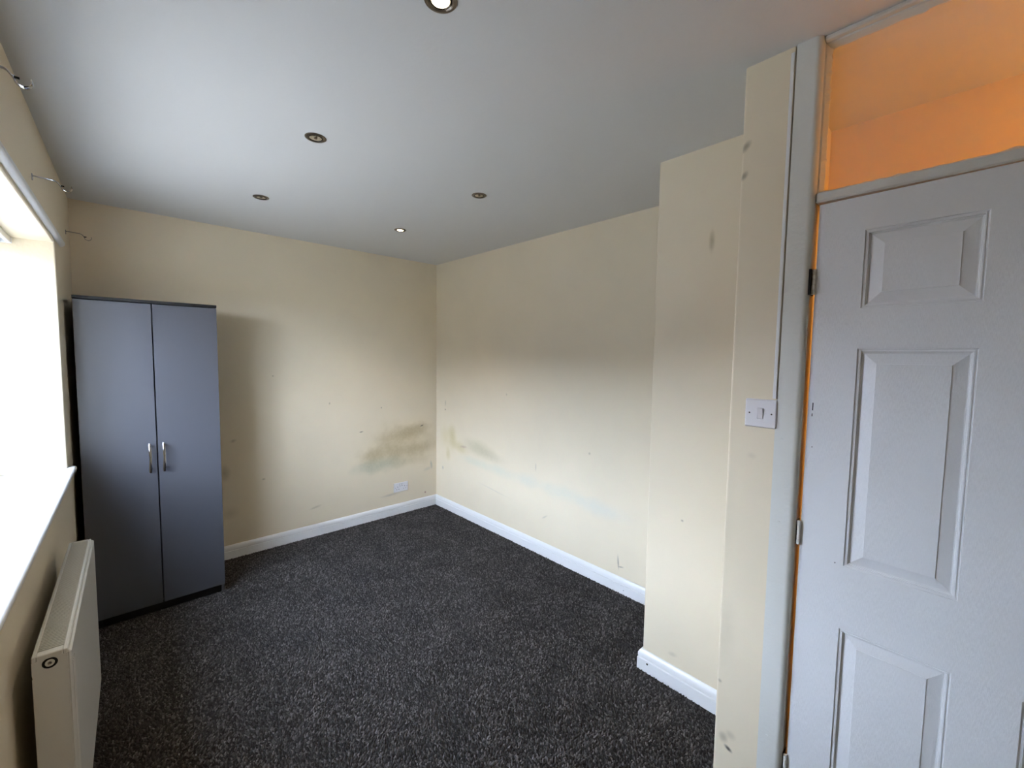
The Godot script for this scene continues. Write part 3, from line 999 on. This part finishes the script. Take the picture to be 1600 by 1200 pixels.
# ------------------------------------------------------------------ downlights
func build_downlights():
	var spots := [
		[Vector3(-1.716, ROOM_H, 2.68), true, "lit recessed downlight in the ceiling across from the light switch"],
		[Vector3(-1.710, ROOM_H, 1.752), false, "unlit nickel downlight midway along the ceiling row beside the window"],
		[Vector3(-1.706, ROOM_H, 0.831), false, "unlit nickel downlight in the ceiling just in front of the wardrobe"],
		[Vector3(-0.842, ROOM_H, 1.733), false, "unlit nickel downlight in the ceiling beside the long bare wall"],
		[Vector3(-0.833, ROOM_H, 0.824), true, "small lit downlight in the ceiling above the stained corner"],
	]
	var bezel := lathe([Vector2(0.027, 0.0), Vector2(0.041, 0.0), Vector2(0.041, -0.0015), Vector2(0.037, -0.0040), Vector2(0.032, -0.0045), Vector2(0.0295, -0.0030), Vector2(0.027, -0.0010)], 48)
	var inner := lathe([Vector2(0.0235, -0.0005), Vector2(0.0275, -0.0005), Vector2(0.0275, -0.0030), Vector2(0.0255, -0.0042), Vector2(0.0235, -0.0025)], 48)
	var cup := lathe([Vector2(0.0, -0.0002), Vector2(0.0245, -0.0002), Vector2(0.0245, -0.0022), Vector2(0.018, -0.0012), Vector2(0.009, -0.0006), Vector2(0.0, -0.0004)], 40)
	var lens := lathe([Vector2(0.0, -0.0006), Vector2(0.0225, -0.0006), Vector2(0.0225, -0.0026), Vector2(0.014, -0.0044), Vector2(0.0, -0.0050)], 40)
	var caps := lathe([Vector2(0.0, -0.0004), Vector2(0.0075, -0.0004), Vector2(0.0065, -0.0038), Vector2(0.0, -0.0046)], 20)
	for s in spots:
		var o := thing("downlight", Transform3D(Basis(), s[0]), s[2], "downlight", "recessed ceiling downlights")
		part("bezel", bezel, M.nickel, o)
		part("retaining_ring", inner, M.nickel_dark, o)
		if s[1]:
			part("lamp", lens, M.lamp_on, o)
			var l := SpotLight3D.new()
			l.name = "lamp_light"
			l.light_color = Color(1.0, 0.86, 0.66)
			l.light_energy = LAMP_E
			l.light_size = 0.022
			l.spot_angle = 50.0
			l.spot_angle_attenuation = 1.0
			l.spot_range = 10.0
			l.spot_attenuation = 2.0
			l.shadow_enabled = true
			o.add_child(l)
			l.position = Vector3(0, -0.012, 0)
			l.rotation = Vector3(-PI / 2, 0, 0)
		else:
			part("reflector", cup, M.reflector, o)
			part("lamp_cap", caps, M.nickel, o)
const LAMP_E := 0.6

# ------------------------------------------------------------------ switch and socket
func build_switch():
	# plate in local xy, facing local +z; turned to face the room (-x)
	var o := thing("light_switch", Transform3D(Basis(Vector3.UP, -PI / 2), Vector3(XP, 1.355, 3.2045)), "white single rocker light switch on the cream pillar", "light switch")
	part("face_plate", plate(0.086, 0.086, 0.0085, 0.004, 0.0035), M.plastic, o)
	var T := []
	# rocker: wedge pressed in at the bottom
	loft_t(T, [[Vector3(-0.0072, -0.0155, 0.008), Vector3(-0.0072, 0.0155, 0.008), Vector3(-0.0072, 0.0150, 0.0155), Vector3(-0.0072, -0.0110, 0.0100), Vector3(-0.0072, -0.0150, 0.0096)], [Vector3(0.0072, -0.0155, 0.008), Vector3(0.0072, 0.0155, 0.008), Vector3(0.0072, 0.0150, 0.0155), Vector3(0.0072, -0.0110, 0.0100), Vector3(0.0072, -0.0150, 0.0096)]])
	part("rocker", commit(T, 15.0), M.plastic, o)
	var ring := []
	for s in [[0.0, 0.0084], [0.0, 0.0088], [0.0009, 0.0088], [0.0009, 0.0084], [0.0, 0.0084]]:
		var r := []
		for p in round_rect(0.0166 - 2 * s[0], 0.0335 - 2 * s[0], 0.0012, 3): r.append(Vector3(p.x, p.y, s[1]))
		ring.append(r)
	var T2 := []
	loft_t(T2, ring, false)
	part("rocker_rim", commit(T2, 20.0), M.plastic_line, o)
	for sx in [-0.0302, 0.0302]:
		part("screw_well", lathe([Vector2(0.0022, 0.0), Vector2(0.0048, 0.0), Vector2(0.0046, 0.0006), Vector2(0.0024, 0.0006)], 20), M.plastic, o, Vector3(sx, 0, 0.0083), Vector3(PI / 2, 0, 0))
		part("screw", lathe([Vector2(0.0, 0.0), Vector2(0.0026, 0.0), Vector2(0.0024, 0.0004), Vector2(0.0, 0.0006)], 16), M.screw, o, Vector3(sx, 0, 0.0083), Vector3(PI / 2, 0, 0))

func build_socket():
	var o := thing("power_socket", Transform3D(Basis(), Vector3(-0.397, 0.256, 0.0)), "white double power socket on the far wall below the stains", "socket")
	part("face_plate", plate(0.147, 0.086, 0.0095, 0.004, 0.0035), M.plastic, o)
	for s in [-1.0, 1.0]:
		var cx: float = s * 0.036
		var T := []
		for q in [[0.0, 0.006, 0.002, 0.0042], [-0.0111, -0.0165, 0.0032, 0.0021], [0.0111, -0.0165, 0.0032, 0.0021]]:
			rbox_t(T, Vector3(cx + q[0] - q[2], q[1] - q[3], 0.0090), Vector3(cx + q[0] + q[2], q[1] + q[3], 0.0097), 0.0002)
		part("pin_slots", commit(T, 10.0, false), M.slot, o)
		var R := []
		var rx: float = s * 0.011
		loft_t(R, [[Vector3(rx - 0.006, 0.012, 0.009), Vector3(rx - 0.006, 0.032, 0.009), Vector3(rx - 0.006, 0.0315, 0.0128), Vector3(rx - 0.006, 0.0125, 0.0104)], [Vector3(rx + 0.006, 0.012, 0.009), Vector3(rx + 0.006, 0.032, 0.009), Vector3(rx + 0.006, 0.0315, 0.0128), Vector3(rx + 0.006, 0.0125, 0.0104)]])
		part("rocker", commit(R, 15.0), M.plastic, o)
		part("rocker_gap", bx(Vector3(rx - 0.0075, 0.0105, 0.0090), Vector3(rx + 0.0075, 0.0335, 0.0096)), M.plastic_line, o)
		part("screw", lathe([Vector2(0.0, 0.0), Vector2(0.0028, 0.0), Vector2(0.0026, 0.0004), Vector2(0.0, 0.0006)], 16), M.screw, o, Vector3(s * 0.0603, 0.0, 0.0094), Vector3(PI / 2, 0, 0))

# ------------------------------------------------------------------ curtain pole brackets
func build_brackets():
	var rows := [[2.165, 0.21, "empty chrome curtain pole bracket above the wardrobe"], [2.148, 1.26, "middle empty chrome curtain pole bracket over the window"], [2.150, 2.11, "empty chrome curtain pole bracket over the window, farthest from the wardrobe"]]
	for r in rows:
		var o := thing("curtain_bracket", LF * Transform3D(Basis(), Vector3(0, r[0], r[1])), r[2], "curtain bracket", "empty curtain pole brackets")
		part("wall_plate", plate(0.012, 0.024, 0.003, 0.003, 0.001), M.chrome, o, Vector3.ZERO, Vector3(0, PI / 2, 0))
		var T := []
		var p := smooth_path([Vector3(0.002, 0.004, 0), Vector3(0.030, 0.003, 0), Vector3(0.058, 0.0, 0), Vector3(0.068, -0.008, 0), Vector3(0.074, -0.018, 0)], 4)
		tube_t(T, p, fill(0.0052, p.size()), 10, 0.45, Vector3(0, 0, 1))
		part("arm", commit(T, 50.0), M.chrome, o)
		var T2 := []
		var c := []
		for k in 15:
			var a := deg_to_rad(-200.0 + 222.0 * k / 14.0)
			c.append(Vector3(0.0875 + cos(a) * 0.0145, -0.016 + sin(a) * 0.0145, 0))
		tube_t(T2, c, fill(0.0085, c.size()), 10, 0.2, Vector3(0, 0, 1))
		part("cup", commit(T2, 50.0), M.chrome, o)
		part("grub_screw", lathe([Vector2(0, 0), Vector2(0.0026, 0), Vector2(0.0026, 0.012), Vector2(0, 0.012)], 12), M.steel_dark, o, Vector3(0.070, -0.013, 0), Vector3(0, 0, -PI / 2))
